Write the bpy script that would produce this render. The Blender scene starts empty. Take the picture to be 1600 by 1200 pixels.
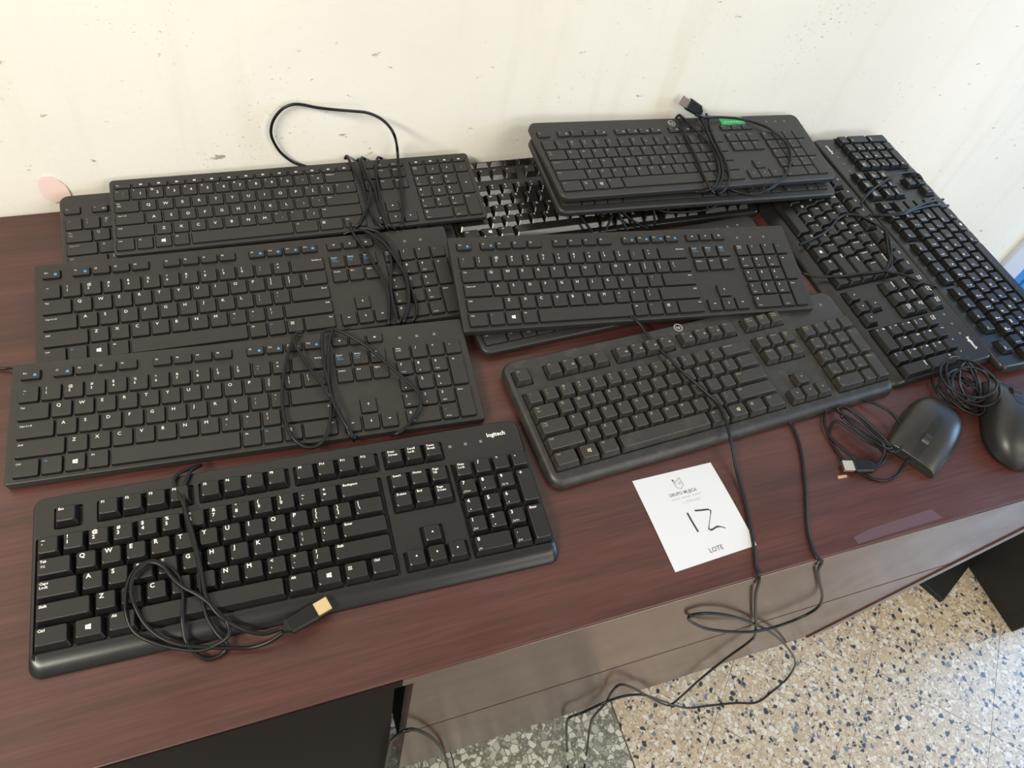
import bpy, bmesh, math, random
from mathutils import Matrix, Vector, Euler
random.seed(7)
scene = bpy.context.scene
COL = scene.collection
DESK = 0.75                      # desk top height in metres; all mm coordinates below are relative to it

# ------------------------------------------------------------------ camera
cam_d = bpy.data.cameras.new('camera'); cam = bpy.data.objects.new('camera', cam_d); COL.objects.link(cam)
cam_d.sensor_width = 36.0; cam_d.lens = 36.0 * 1197.58 / 1600.0; cam_d.clip_start = 0.02
def cam_axes(pitch, roll, yaw):
    p, r, a = (math.radians(t) for t in (pitch, roll, yaw))
    fwd = Vector((0, math.cos(p), -math.sin(p))); rt = Vector((1, 0, 0)); up = Vector((0, math.sin(p), math.cos(p)))
    r2 = rt * math.cos(r) + up * math.sin(r); u2 = -rt * math.sin(r) + up * math.cos(r)
    Z = Matrix.Rotation(-a, 3, 'Z')
    return Z @ r2, Z @ u2, Z @ fwd
_r, _u, _f = cam_axes(53.39, 14.418, 29.8)
cam.matrix_world = Matrix(((_r.x, _u.x, -_f.x, 0.0), (_r.y, _u.y, -_f.y, -0.163), (_r.z, _u.z, -_f.z, DESK + 0.67269), (0, 0, 0, 1)))
scene.camera = cam

# ------------------------------------------------------------------ world and lights
world = bpy.data.worlds.new('room_ambient'); scene.world = world; world.use_nodes = True
bg = world.node_tree.nodes['Background']; bg.inputs[0].default_value = (1.0, 0.96, 0.90, 1); bg.inputs[1].default_value = 0.50
def area(name, loc, target, sx, sy, power, color):
    d = bpy.data.lights.new(name, 'AREA'); d.shape = 'RECTANGLE'; d.size = sx; d.size_y = sy; d.energy = power; d.color = color
    o = bpy.data.objects.new(name, d); COL.objects.link(o); o.location = loc
    o.rotation_euler = (Vector(target) - Vector(loc)).to_track_quat('-Z', 'Y').to_euler()
    return o
area('ceiling_tube_lamp', (-1.5, -0.7, 2.55), (0.1, 0.5, 0.75), 1.2, 0.25, 100, (1.0, 0.93, 0.78))
area('added_panel_light', (1.45, -1.5, 2.57), (1.45, -1.48, 0.0), 1.3, 0.8, 34, (1.0, 0.93, 0.80))  # added light, placed to make the glossy key fronts shine
area('window_behind', (1.75, -2.9, 1.75), (0.55, 0.4, 0.75), 1.7, 1.2, 38, (1.0, 0.97, 0.92))
area('window_daylight', (2.9, -0.3, 1.4), (0.7, 0.1, 0.6), 0.8, 1.2, 52, (0.36, 0.62, 1.0))
scene.view_settings.view_transform = 'Standard'; scene.view_settings.look = 'None'
scene.view_settings.exposure = -0.33; scene.view_settings.gamma = 1.0; scene.view_settings.use_curve_mapping = False

# ------------------------------------------------------------------ materials
def new_mat(name):
    m = bpy.data.materials.new(name); m.use_nodes = True
    return m, m.node_tree.nodes, m.node_tree.links, m.node_tree.nodes['Principled BSDF']
def ramp(N, stops, interp='LINEAR'):
    r = N.new('ShaderNodeValToRGB'); r.color_ramp.interpolation = interp
    while len(r.color_ramp.elements) < len(stops): r.color_ramp.elements.new(0.5)
    for e, (p, c) in zip(r.color_ramp.elements, stops): e.position = p; e.color = (*c, 1)
    return r
def mixc(N, L, a, b, f, mode='MIX'):
    m = N.new('ShaderNodeMix'); m.data_type = 'RGBA'; m.blend_type = mode
    for s, v in ((m.inputs[0], f), (m.inputs[6], a), (m.inputs[7], b)):
        if hasattr(v, 'is_output'): L.new(v, s)
        else: s.default_value = v if not isinstance(v, tuple) else (*v, 1)
    return m.outputs[2]
def noise(N, L, vec, scale, detail=3, rough=0.5):
    n = N.new('ShaderNodeTexNoise'); n.inputs['Scale'].default_value = scale; n.inputs['Detail'].default_value = detail
    n.inputs['Roughness'].default_value = rough
    if vec: L.new(vec, n.inputs['Vector'])
    return n.outputs['Fac']
def mapping(N, L, scale=(1, 1, 1), rot=(0, 0, 0), coord='Object'):
    tc = N.new('ShaderNodeTexCoord'); mp = N.new('ShaderNodeMapping'); mp.inputs['Scale'].default_value = scale; mp.inputs['Rotation'].default_value = rot
    L.new(tc.outputs[coord], mp.inputs['Vector']); return mp.outputs['Vector']
def bump(N, L, h, strength, dist, bsdf):
    b = N.new('ShaderNodeBump'); b.inputs['Strength'].default_value = strength; b.inputs['Distance'].default_value = dist
    L.new(h, b.inputs['Height']); L.new(b.outputs[0], bsdf.inputs['Normal'])
def plain(name, c, rough=0.5, metal=0.0, spec=0.5):
    m, N, L, b = new_mat(name); b.inputs['Base Color'].default_value = (*c, 1); b.inputs['Roughness'].default_value = rough
    b.inputs['Metallic'].default_value = metal; b.inputs['Specular IOR Level'].default_value = spec; return m
def plastic(name, c, rough=0.45, dust=(0.05, 0.045, 0.038), amount=0.25):
    m, N, L, b = new_mat(name); v = mapping(N, L)
    n = noise(N, L, v, 60, 5, 0.65); r = ramp(N, [(0.5, (0, 0, 0)), (0.8, (amount,) * 3)]); L.new(n, r.inputs[0])
    L.new(mixc(N, L, c, dust, r.outputs[0]), b.inputs['Base Color']); b.inputs['Roughness'].default_value = rough
    bump(N, L, noise(N, L, v, 2500, 1), 0.12, 0.0002, b); return m
M = {}
M['dell'] = plastic('matt_black_plastic', (0.017, 0.016, 0.0145), 0.46)
M['dell_key'] = plastic('matt_black_keycap', (0.016, 0.015, 0.0135), 0.5, amount=0.15)
M['logi'] = plastic('satin_black_plastic', (0.009, 0.009, 0.009), 0.33, amount=0.1)
M['logi_key'] = plastic('satin_black_keycap', (0.007, 0.007, 0.007), 0.38, amount=0.1)
M['slim'] = plastic('charcoal_plastic', (0.020, 0.019, 0.018), 0.45)
M['slim_key'] = plastic('charcoal_keycap', (0.020, 0.019, 0.018), 0.48, amount=0.15)
M['thin'] = plastic('grey_black_plastic', (0.019, 0.018, 0.017), 0.45, amount=0.15)
M['thin_key'] = plastic('grey_black_keycap', (0.018, 0.017, 0.016), 0.45, amount=0.12)
M['dusty'] = plastic('dusty_black_plastic', (0.020, 0.020, 0.019), 0.42, (0.09, 0.08, 0.065), 0.45)
M['dusty_key'] = plastic('dusty_black_keycap', (0.020, 0.019, 0.016), 0.42, (0.08, 0.072, 0.055), 0.4)
M['gloss'] = plastic('glossy_black_plastic', (0.010, 0.010, 0.010), 0.16, amount=0.1)
M['gloss_key'] = plastic('glossy_black_keycap', (0.012, 0.011, 0.010), 0.2, amount=0.1)
M['well'] = plain('key_well_painted_shade', (0.004, 0.004, 0.004), 0.6)  # blacker than the cases: gap shade put into the well colour
M['white_ink'] = plain('white_ink', (0.72, 0.72, 0.70), 0.5)
M['dim_ink'] = plain('grey_ink', (0.36, 0.36, 0.35), 0.5)
M['cream_ink'] = plain('worn_cream_ink', (0.34, 0.31, 0.22), 0.5)
M['blue_ink'] = plain('blue_ink', (0.06, 0.30, 0.62), 0.5)
M['cable'] = plain('black_cable_rubber', (0.006, 0.006, 0.006), 0.36, 0, 0.3)
M['steel'] = plain('plug_steel', (0.75, 0.72, 0.66), 0.28, 1.0)
M['dark_steel'] = plain('tarnished_plug_steel', (0.30, 0.25, 0.21), 0.35, 1.0)
M['gold'] = plain('plug_brass', (0.85, 0.68, 0.40), 0.32, 1.0)
M['mouse'] = plastic('black_mouse_shell', (0.016, 0.016, 0.015), 0.38, amount=0.1)
M['mouse_dark'] = plain('black_mouse_trim', (0.008, 0.008, 0.008), 0.4)
M['paper'] = plain('white_paper', (0.54, 0.56, 0.61), 0.75, 0, 0.2)
M['pencil'] = plain('grey_print', (0.16, 0.16, 0.17), 0.7)
M['light_print'] = plain('light_grey_print', (0.38, 0.38, 0.40), 0.7)
M['marker'] = plain('black_marker', (0.03, 0.03, 0.035), 0.6)
M['green'] = plain('green_sticker_paper', (0.03, 0.36, 0.12), 0.35)
M['pink'] = plain('pale_pink_paper', (0.82, 0.63, 0.57), 0.8)
M['tape'] = plain('old_tape', (0.085, 0.045, 0.058), 0.42)
M['wood_chip'] = plain('pale_wood', (0.40, 0.24, 0.15), 0.7)
M['black_box'] = plastic('black_board', (0.006, 0.007, 0.006), 0.55, (0.02, 0.02, 0.015), 0.3)
M['blue_door'] = plain('blue_paint', (0.03, 0.22, 0.55), 0.5)
M['frame'] = plain('pale_grey_blue_paint', (0.55, 0.60, 0.68), 0.5)
M['dark_panel'] = plain('inner_panel_and_dark_reflection', (0.006, 0.003, 0.003), 0.55, 0, 0.08)  # inner panels; on the left front its colour paints a dark reflection
M['grout'] = plain('floor_grout', (0.30, 0.26, 0.21), 0.8)
M['edge_line'] = plain('worn_edge_band', (0.30, 0.17, 0.14), 0.3)

def wood(name, c0, c1, rough, spec=0.6, relief=0.06):
    m, N, L, b = new_mat(name); v = mapping(N, L, (1.1, 16, 16)); w = noise(N, L, v, 3.2, 6, 0.62)
    v2 = mapping(N, L, (5, 120, 120)); w2 = noise(N, L, v2, 3, 3)
    r = ramp(N, [(0.30, c0), (0.72, c1)]); L.new(w, r.inputs[0])
    dk = ramp(N, [(0.35, (0.55, 0.5, 0.5)), (0.65, (1, 1, 1))]); L.new(w2, dk.inputs[0])
    L.new(mixc(N, L, r.outputs[0], dk.outputs[0], 0.6, 'MULTIPLY'), b.inputs['Base Color'])
    rr = ramp(N, [(0.3, (rough * .8,) * 3), (0.75, (rough * 1.3,) * 3)]); L.new(noise(N, L, mapping(N, L, (3, 3, 3)), 4, 4), rr.inputs[0])
    L.new(rr.outputs[0], b.inputs['Roughness']); b.inputs['Specular IOR Level'].default_value = spec
    bump(N, L, w2, relief, 0.0005, b); return m
M['wood'] = wood('dark_mahogany_veneer', (0.042, 0.0135, 0.011), (0.088, 0.029, 0.023), 0.36)
M['wood_front'] = wood('glossy_mahogany_front', (0.060, 0.026, 0.020), (0.105, 0.045, 0.034), 0.2, 1.0, 0.02)

def wall_mat():
    m, N, L, b = new_mat('scuffed_cream_plaster'); v = mapping(N, L)
    base = ramp(N, [(0.3, (0.77, 0.745, 0.66)), (0.7, (0.85, 0.82, 0.74))]); L.new(noise(N, L, v, 3.0, 5), base.inputs[0])
    st = ramp(N, [(0.55, (1, 1, 1)), (0.75, (0.89, 0.86, 0.78))]); L.new(noise(N, L, mapping(N, L, (10, 1, 0.9), (0, 0.12, 0)), 2.2, 5, 0.6), st.inputs[0])
    c = mixc(N, L, base.outputs[0], st.outputs[0], 0.5, 'MULTIPLY')
    area_n = ramp(N, [(0.53, (0, 0, 0)), (0.70, (1, 1, 1))]); L.new(noise(N, L, v, 8, 3), area_n.inputs[0])
    dots = ramp(N, [(0.63, (0, 0, 0)), (0.70, (1, 1, 1))]); L.new(noise(N, L, mapping(N, L, (1, 1, 1.3), (0, 0.5, 0)), 190, 3, 0.65), dots.inputs[0])
    f = mixc(N, L, area_n.outputs[0], dots.outputs[0], 1.0, 'MULTIPLY')
    c = mixc(N, L, c, (0.36, 0.30, 0.23), f)
    big = ramp(N, [(0.665, (0, 0, 0)), (0.72, (0.85, 0.85, 0.85))]); L.new(noise(N, L, mapping(N, L, (1, 1, 2.0), (0, 0.6, 0)), 34, 4, 0.6), big.inputs[0])
    c = mixc(N, L, c, (0.30, 0.25, 0.19), big.outputs[0])
    L.new(c, b.inputs['Base Color']); b.inputs['Roughness'].default_value = 0.6
    h = mixc(N, L, noise(N, L, v, 14, 5), noise(N, L, v, 120, 3), 0.3)
    bump(N, L, h, 0.2, 0.005, b); return m
M['wall'] = wall_mat()

def terrazzo(name, matrix, chips, scale, small):
    m, N, L, b = new_mat(name); v = mapping(N, L)
    def vor(sc, feat):
        n = N.new('ShaderNodeTexVoronoi'); n.feature = feat; n.inputs['Scale'].default_value = sc; n.inputs['Randomness'].default_value = 1.0
        L.new(v, n.inputs['Vector']); return n
    col = matrix
    for sc, stops, edge in ((small, chips[0], 0.10), (scale, chips[1], 0.07)):
        a = vor(sc, 'F1'); e = vor(sc, 'DISTANCE_TO_EDGE')
        sep = N.new('ShaderNodeSeparateColor'); L.new(a.outputs['Color'], sep.inputs[0])
        cr = ramp(N, stops, 'CONSTANT'); L.new(sep.outputs[0], cr.inputs[0])
        # second random channel decides whether the cell is a stone or plain cement
        on = N.new('ShaderNodeMath'); on.operation = 'GREATER_THAN'; on.inputs[1].default_value = 0.42 if sc == scale else 0.25; L.new(sep.outputs[1], on.inputs[0])
        ed = N.new('ShaderNodeMath'); ed.operation = 'GREATER_THAN'; ed.inputs[1].default_value = edge; L.new(e.outputs['Distance'], ed.inputs[0])
        mu = N.new('ShaderNodeMath'); mu.operation = 'MULTIPLY'; L.new(on.outputs[0], mu.inputs[0]); L.new(ed.outputs[0], mu.inputs[1])
        col = mixc(N, L, col, cr.outputs[0], mu.outputs[0])
    L.new(mixc(N, L, col, (0.80, 0.80, 0.80), 1.0, 'MULTIPLY'), b.inputs['Base Color']); b.inputs['Roughness'].default_value = 0.3; return m
NV = (0.045, 0.05, 0.065)
M['terrazzo'] = terrazzo('beige_terrazzo', (0.46, 0.37, 0.26), (
    [(0, (0.60, 0.50, 0.36)), (0.35, (0.72, 0.66, 0.54)), (0.6, (0.50, 0.38, 0.25)), (0.85, (0.10, 0.11, 0.14))],
    [(0, (0.62, 0.54, 0.41)), (0.35, (0.70, 0.66, 0.58)), (0.60, (0.54, 0.43, 0.29)), (0.80, NV), (0.95, (0.18, 0.20, 0.25))]), 130, 260)
M['terrazzo_grey'] = terrazzo('grey_terrazzo', (0.17, 0.165, 0.13), (
    [(0, (0.34, 0.32, 0.27)), (0.5, (0.24, 0.23, 0.18)), (0.8, (0.48, 0.46, 0.38))],
    [(0, (0.60, 0.57, 0.48)), (0.5, (0.46, 0.44, 0.36)), (0.8, (0.30, 0.29, 0.24)), (0.95, (0.22, 0.12, 0.08))]), 95, 210)

# ------------------------------------------------------------------ helpers (millimetres in, metres out)
def P(x, y, z): return (x / 1000, y / 1000, DESK + z / 1000)
def link(name, me, mats=(), parent=None, loc=None):
    o = bpy.data.objects.new(name, me); COL.objects.link(o)
    if mats and not me.materials:
        for m in mats: me.materials.append(M[m] if isinstance(m, str) else m)
    if parent: o.parent = parent
    if loc: o.location = loc
    return o
def tag(o, label, cat, group=None, kind=None):
    if kind: o['kind'] = kind
    if label: o['label'] = label
    if cat: o['category'] = cat
    if group: o['group'] = group
    return o
def mesh(name, verts, faces, smooth=False, mi=None):
    me = bpy.data.meshes.new(name); me.from_pydata(verts, [], faces)
    if smooth: me.polygons.foreach_set('use_smooth', [True] * len(faces))
    if mi: me.polygons.foreach_set('material_index', mi)
    me.update(); return me
def box_vf(x0, x1, y0, y1, z0, z1, k=0.001):
    v = [(x * k, y * k, z * k) for z in (z0, z1) for y in (y0, y1) for x in (x0, x1)]
    return v, [(0, 2, 3, 1), (4, 5, 7, 6), (0, 1, 5, 4), (2, 6, 7, 3), (0, 4, 6, 2), (1, 3, 7, 5)]
def bevel_box(name, x0, x1, y0, y1, z0, z1, bev=1.0, seg=2):
    v, f = box_vf(x0, x1, y0, y1, z0, z1); bm = bmesh.new(); vs = [bm.verts.new(c) for c in v]
    for q in f: bm.faces.new([vs[i] for i in q])
    bmesh.ops.bevel(bm, geom=bm.edges[:], offset=bev / 1000, segments=seg, affect='EDGES', profile=0.5)
    bmesh.ops.recalc_face_normals(bm, faces=bm.faces[:]); me = bpy.data.meshes.new(name); bm.to_mesh(me); bm.free(); return me
def prism(name, poly, lo, hi, axis):
    # poly: 2-D outline in mm; axis 'z' -> (x, y) outline between z lo..hi; axis 'y' -> (x, z) outline between y lo..hi
    n = len(poly)
    pt = (lambda a, b, h: (a / 1000, b / 1000, h / 1000)) if axis == 'z' else (lambda a, b, h: (a / 1000, h / 1000, b / 1000))
    v = [pt(a, b, lo) for a, b in poly] + [pt(a, b, hi) for a, b in poly]
    f = [tuple(range(n))[::-1], tuple(range(n, 2 * n))] + [(i, (i + 1) % n, n + (i + 1) % n, n + i) for i in range(n)]
    me = mesh(name, v, f); bm = bmesh.new(); bm.from_mesh(me); bmesh.ops.recalc_face_normals(bm, faces=bm.faces[:]); bm.to_mesh(me); bm.free(); return me
def catmull(p, sub=6):
    p = [Vector(q) for q in p]; out = []
    q = [p[0] * 2 - p[1]] + p + [p[-1] * 2 - p[-2]]
    for i in range(1, len(q) - 2):
        a, b, c, d = q[i - 1:i + 3]
        for k in range(sub):
            t = k / sub
            out.append(0.5 * (2 * b + (c - a) * t + (2 * a - 5 * b + 4 * c - d) * t * t + (3 * b - a - 3 * c + d) * t ** 3))
    out.append(p[-1]); return out
def tube_vf(pts, r, sides=8):
    V, F = [], []; n = len(pts); prev = None
    for i, c in enumerate(pts):
        t = (pts[min(i + 1, n - 1)] - pts[max(i - 1, 0)]).normalized()
        if prev is None: a = t.orthogonal().normalized()
        else:
            a = prev - t * prev.dot(t); a = a.normalized() if a.length > 1e-6 else t.orthogonal().normalized()
        prev = a; b = t.cross(a)
        for k in range(sides):
            w = 2 * math.pi * k / sides; V.append(c + (a * math.cos(w) + b * math.sin(w)) * r)
    for i in range(n - 1):
        for k in range(sides):
            F.append((i * sides + k, i * sides + (k + 1) % sides, (i + 1) * sides + (k + 1) % sides, (i + 1) * sides + k))
    F.append(tuple(range(sides))[::-1]); F.append(tuple((n - 1) * sides + k for k in range(sides))); return V, F
def cable(strands, r, parent=None, inv=None, name='cable', sub=6):
    V, F = [], []
    for s in strands:
        pts = [Vector(P(*q)) for q in catmull(s, sub)]
        if inv: pts = [inv @ q for q in pts]
        v, f = tube_vf(pts, r / 1000); o = len(V); V += [tuple(q) for q in v]; F += [tuple(i + o for i in q) for q in f]
    return link(name, mesh(name, V, F, True), ('cable',), parent)
def usb_plug(p0, p1, parent, inv, metal='steel', shell=12.5, body=22, up=(0, 0, 1)):
    # p0 = cable entry, p1 = tip of the metal shell, both in mm
    a = Vector(P(*p0)); b = Vector(P(*p1)); t = (b - a).normalized(); s = t.cross(Vector(up)).normalized(); u = s.cross(t)
    R = Matrix((t, s, u)).transposed().to_4x4(); R.translation = a
    if inv: R = inv @ R
    L = (b - a).length * 1000
    prof = [(0, 3, 2.6), (3, 4.4, 3), (6, 7.2, 3.6), (L - shell - 1, 8, 4), (L - shell, 7.4, 3.6)]
    V, F = [], []
    for x, w, h in prof:
        c = min(w, h) * 0.45
        for y, z in ((w - c, h), (w, h - c), (w, c - h), (w - c, -h), (c - w, -h), (-w, c - h), (-w, h - c), (c - w, h)): V.append((x / 1000, y / 1000, z / 1000))
    for i in range(len(prof) - 1):
        for k in range(8): F.append((i * 8 + k, (i + 1) * 8 + k, (i + 1) * 8 + (k + 1) % 8, i * 8 + (k + 1) % 8))
    F += [tuple(range(8)), tuple((len(prof) - 1) * 8 + k for k in range(8))[::-1]]
    o = link('usb_plug', mesh('usb_plug', V, F), ('cable',), parent); o.matrix_local = R
    o['label'] = 'black moulded usb plug'
    q = link('metal_shell', bevel_box('metal_shell', L - shell - 1, L, -6, 6, -2.3, 2.3, 0.6), (metal,), o); q['label'] = 'bright metal usb connector shell'
    return o

# ------------------------------------------------------------------ the setting
def clip(poly, keep):
    out = []
    for i, a in enumerate(poly):
        b = poly[(i + 1) % len(poly)]; ka, kb = keep(a), keep(b)
        if ka >= 0: out.append(a)
        if ka * kb < 0: t = ka / (ka - kb); out.append((a[0] + (b[0] - a[0]) * t, a[1] + (b[1] - a[1]) * t))
    return out
FL = -DESK * 1000
floor = link('floor', mesh('floor', [(-2.2, -2.6, -0.004), (3.2, -2.6, -0.004), (3.2, 0.64, -0.004), (-2.2, 0.64, -0.004), (-2.2, -2.6, -0.06), (3.2, -2.6, -0.06), (3.2, 0.64, -0.06), (-2.2, 0.64, -0.06)],
    [(0, 1, 2, 3), (7, 6, 5, 4), (0, 4, 5, 1), (1, 5, 6, 2), (2, 6, 7, 3), (3, 7, 4, 0)]), ('grout',)); tag(floor, None, None, kind='structure')
TS = 246.0; q2 = math.sqrt(0.5)
for i in range(-20, 21):
    for j in range(-20, 21):
        # diagonal joints run along x - y = 1050 + n * 348 and x + y = 608 + n * 348
        d0, d1 = 1050 + i * 348 + .6, 1050 + (i + 1) * 348 - .6; s0, s1 = 608 + j * 348 + .6, 608 + (j + 1) * 348 - .6
        poly = [((s + d) / 2, (s - d) / 2) for s, d in ((s0, d0), (s0, d1), (s1, d1), (s1, d0))]
        for kx in (lambda p: p[0] - 484, lambda p: 3190 - p[0], lambda p: p[1] + 2590, lambda p: 612 - p[1]):
            poly = clip(poly, kx) if poly else poly
        if len(poly) >= 3 and max(p[0] for p in poly) - min(p[0] for p in poly) > 8:
            link('tile', prism('tile', poly, -4, 0, 'z'), ('terrazzo',), floor)
for i in range(9):
    for j in range(11):
        x1 = 481 - i * 300; y0 = -2590 + j * 300
        link('tile', prism('tile', [(x1 - 298.5, y0), (x1, y0), (x1, min(y0 + 298.5, 612)), (x1 - 298.5, min(y0 + 298.5, 612))], -4, 0, 'z'), ('terrazzo_grey',), floor)
WY = 617.0
wall = link('wall_back', mesh('wall_back', *box_vf(-2200, 1606, WY, WY + 120, 0, 2700)), ('wall',)); tag(wall, None, None, kind='structure')
tr = link('trim_1', bevel_box('trim_1', 1607, 1692, WY - 12, WY + 100, 0, 2150, 3), ('frame',)); tag(tr, None, None, kind='structure')
dr = bpy.data.objects.new('door_1', None); COL.objects.link(dr); dr.location = (1.693, (WY + 20) / 1000, 0); tag(dr, None, None, kind='structure')
link('door_leaf', bevel_box('door_leaf', 0, 850, 0, 40, 4, 2100, 3), ('blue_door',), dr)
for k in range(2): link('door_panel', bevel_box('door_panel', 110, 740, -6, 2, 150 + k * 1000, 950 + k * 1000, 4), ('blue_door',), dr)
link('door_handle', bevel_box('door_handle', 740, 830, -40, -6, 1030, 1050, 4), ('steel',), dr)
wall2 = link('wall_right', mesh('wall_right', *box_vf(2544, 3190, WY, WY + 120, 0, 2700)), ('wall',)); tag(wall2, None, None, kind='structure')

# ------------------------------------------------------------------ desk
desk = bpy.data.objects.new('desk', None); COL.objects.link(desk); desk.location = (0.27, 0.31, 0)
tag(desk, 'dark mahogany desk with glossy drawer fronts standing against the cream wall', 'desk')
DI = Vector((0.27, 0.31, 0)); H = DESK * 1000
def dpart(name, me, mat):
    o = link(name, me, (mat,), desk); o.location = -DI; return o
dpart('desk_top', bevel_box('desk_top', -560, 993, 0, 615, H - 20, H, 1.2), 'wood')
dpart('edge_band', bevel_box('edge_band', -560, 62, -0.9, 0.4, H - 19, H - 1.0, 0.3, 1), 'dark_panel')  # same band as the right piece, with a dark reflection painted in
dpart('edge_band', bevel_box('edge_band', 62.5, 993, -0.9, 0.4, H - 19, H - 1.0, 0.3, 1), 'wood_front')
sl = lambda z: 990 + (z + 30) * (240 / 426.0)          # slanting right end of the fronts
def front(name, z1, z0, mat='wood_front'):
    return dpart(name, prism(name, [(73, H + z1), (sl(z1) - 29, H + z1), (sl(z0) - 29, H + z0), (73, H + z0)], 1, 19, 'y'), mat)
front('drawer_front', -23, -230); front('drawer_front', -235, -454)
dpart('end_trim', prism('end_trim', [(sl(-23) - 26, H - 23), (sl(-23), H - 23), (sl(-456), H - 456), (sl(-456) - 26, H - 456)], -1, 24, 'y'), 'wood_front')
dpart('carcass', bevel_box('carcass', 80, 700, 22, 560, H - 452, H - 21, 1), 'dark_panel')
dpart('left_front', bevel_box('left_front', -540, 57, 3, 20, 40, H - 22, 1), 'dark_panel')  # near-black colour stands in for a dark reflection in this panel
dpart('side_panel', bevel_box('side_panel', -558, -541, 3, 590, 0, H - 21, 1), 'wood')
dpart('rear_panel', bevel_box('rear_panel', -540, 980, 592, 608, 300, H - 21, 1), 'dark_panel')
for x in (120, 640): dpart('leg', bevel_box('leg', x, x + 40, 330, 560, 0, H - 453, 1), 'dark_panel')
tp = link('tape_strip', prism('tape_strip', [(538, 3.5), (652, 5.0), (645, 17.5), (560, 15), (537, 11)], 0.05, 0.35, 'z'), ('tape',)); tp.location = (0, 0, DESK)
tag(tp, 'worn strip of greyish tape stuck along the desk edge', 'tape')

# ------------------------------------------------------------------ keyboard layouts
NUMROW = [('~', '`'), ('!', '1'), ('@', '2'), ('#', '3'), ('$', '4'), ('%', '5'), ('^', '6'), ('&', '7'), ('*', '8'), ('(', '9'), (')', '0'), ('_', '-'), ('+', '=')]
ROW2 = list('QWERTYUIOP') + [('{', '['), ('}', ']')]
ROW3 = list('ASDFGHJKL') + [(':', ';'), ('"', "'")]
ROW4 = list('ZXCVBNM') + [('<', ','), ('>', '.'), ('?', '/')]
def std(x0, u, g, rows, kh, fy, fh, fx, navx, nu, numx, mu, bottom, prt, nav, pad, words, fwords, arrows, navrow=None):
    """rows: bottom edges of the five main rows; returns (x, y, w, h, legend) in mm from the case's left / rear edge"""
    K = []; w = u - g; xr = x0 + 15 * u - g
    top = [r - kh for r in rows]
    esc, f1, f5, f9, px = fx
    K.append((esc, fy, w, fh, fwords[0]))
    for i in range(12):
        K.append(((f1, f5, f9)[i // 4] + (i % 4) * u, fy, w, fh, fwords[1 + i]))
    for i in range(3): K.append((px + i * nu, fy, nu - g, fh, prt[i]))
    for i, l in enumerate(NUMROW): K.append((x0 + i * u, top[0], w, kh, l))
    K.append((x0 + 13 * u, top[0], xr - x0 - 13 * u, kh, words[0]))
    K.append((x0, top[1], 1.5 * u - g, kh, words[1]))
    for i, l in enumerate(ROW2): K.append((x0 + (1.5 + i) * u, top[1], w, kh, l))
    K.append((x0 + 13.5 * u, top[1], xr - x0 - 13.5 * u, kh, ('|', '\\')))
    K.append((x0, top[2], 1.75 * u - g, kh, words[2]))
    for i, l in enumerate(ROW3): K.append((x0 + (1.75 + i) * u, top[2], w, kh, l))
    K.append((x0 + 12.75 * u, top[2], xr - x0 - 12.75 * u, kh, words[3]))
    K.append((x0, top[3], 2.25 * u - g, kh, words[4]))
    for i, l in enumerate(ROW4): K.append((x0 + (2.25 + i) * u, top[3], w, kh, l))
    K.append((x0 + 12.25 * u, top[3], xr - x0 - 12.25 * u, kh, words[5]))
    for a, b, l in bottom: K.append((a, top[4], b - a, kh, l))
    for i in range(6): K.append((navx + (i % 3) * nu, top[i // 3], nu - g, kh, nav[i]))
    K.append((navx + nu, top[3], nu - g, kh, arrows[0]))
    for i in range(3): K.append((navx + i * nu, top[4], nu - g, kh, arrows[1 + i]))
    for r in range(4):
        for c in range(4):
            if c == 3 and r == 1: K.append((numx + 3 * mu, top[1], mu - g, top[2] + kh - top[1], pad[1][3])); continue
            if c == 3 and r == 3: K.append((numx + 3 * mu, top[3], mu - g, top[4] + kh - top[3], pad[3][3])); continue
            if c == 3 and r == 2: continue
            K.append((numx + c * mu, top[r], mu - g, kh, pad[r][c]))
    K.append((numx, top[4], 2 * mu - g, kh, pad[4][0])); K.append((numx + 2 * mu, top[4], mu - g, kh, pad[4][1]))
    return K
PAD_A = [['Num\nLock', '/', '*', '-'], [('7', '.Home'), ('8', '@up'), ('9', '.PgUp'), '+'], [('4', '@left'), '5', ('6', '@right'), ''], [('1', '.End'), ('2', '@down'), ('3', '.PgDn'), 'Enter'], [('0', '.Insert'), ('.', '.Delete')]]
PAD_B = [['Num\nLock', '/', '*', '-'], [('7', '.Home'), ('8', '@up'), ('9', '.Pg Up'), '+'], [('4', '@left'), '5', ('6', '@right'), ''], [('1', '.End'), ('2', '@down'), ('3', '.Pg Dn'), 'Enter'], [('0', '.Ins'), ('.', '.Del')]]
FW = ['Esc'] + ['F%d' % i for i in range(1, 13)]
ARR = ['@up', '@left', '@down', '@right']
MODELS = {}
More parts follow.
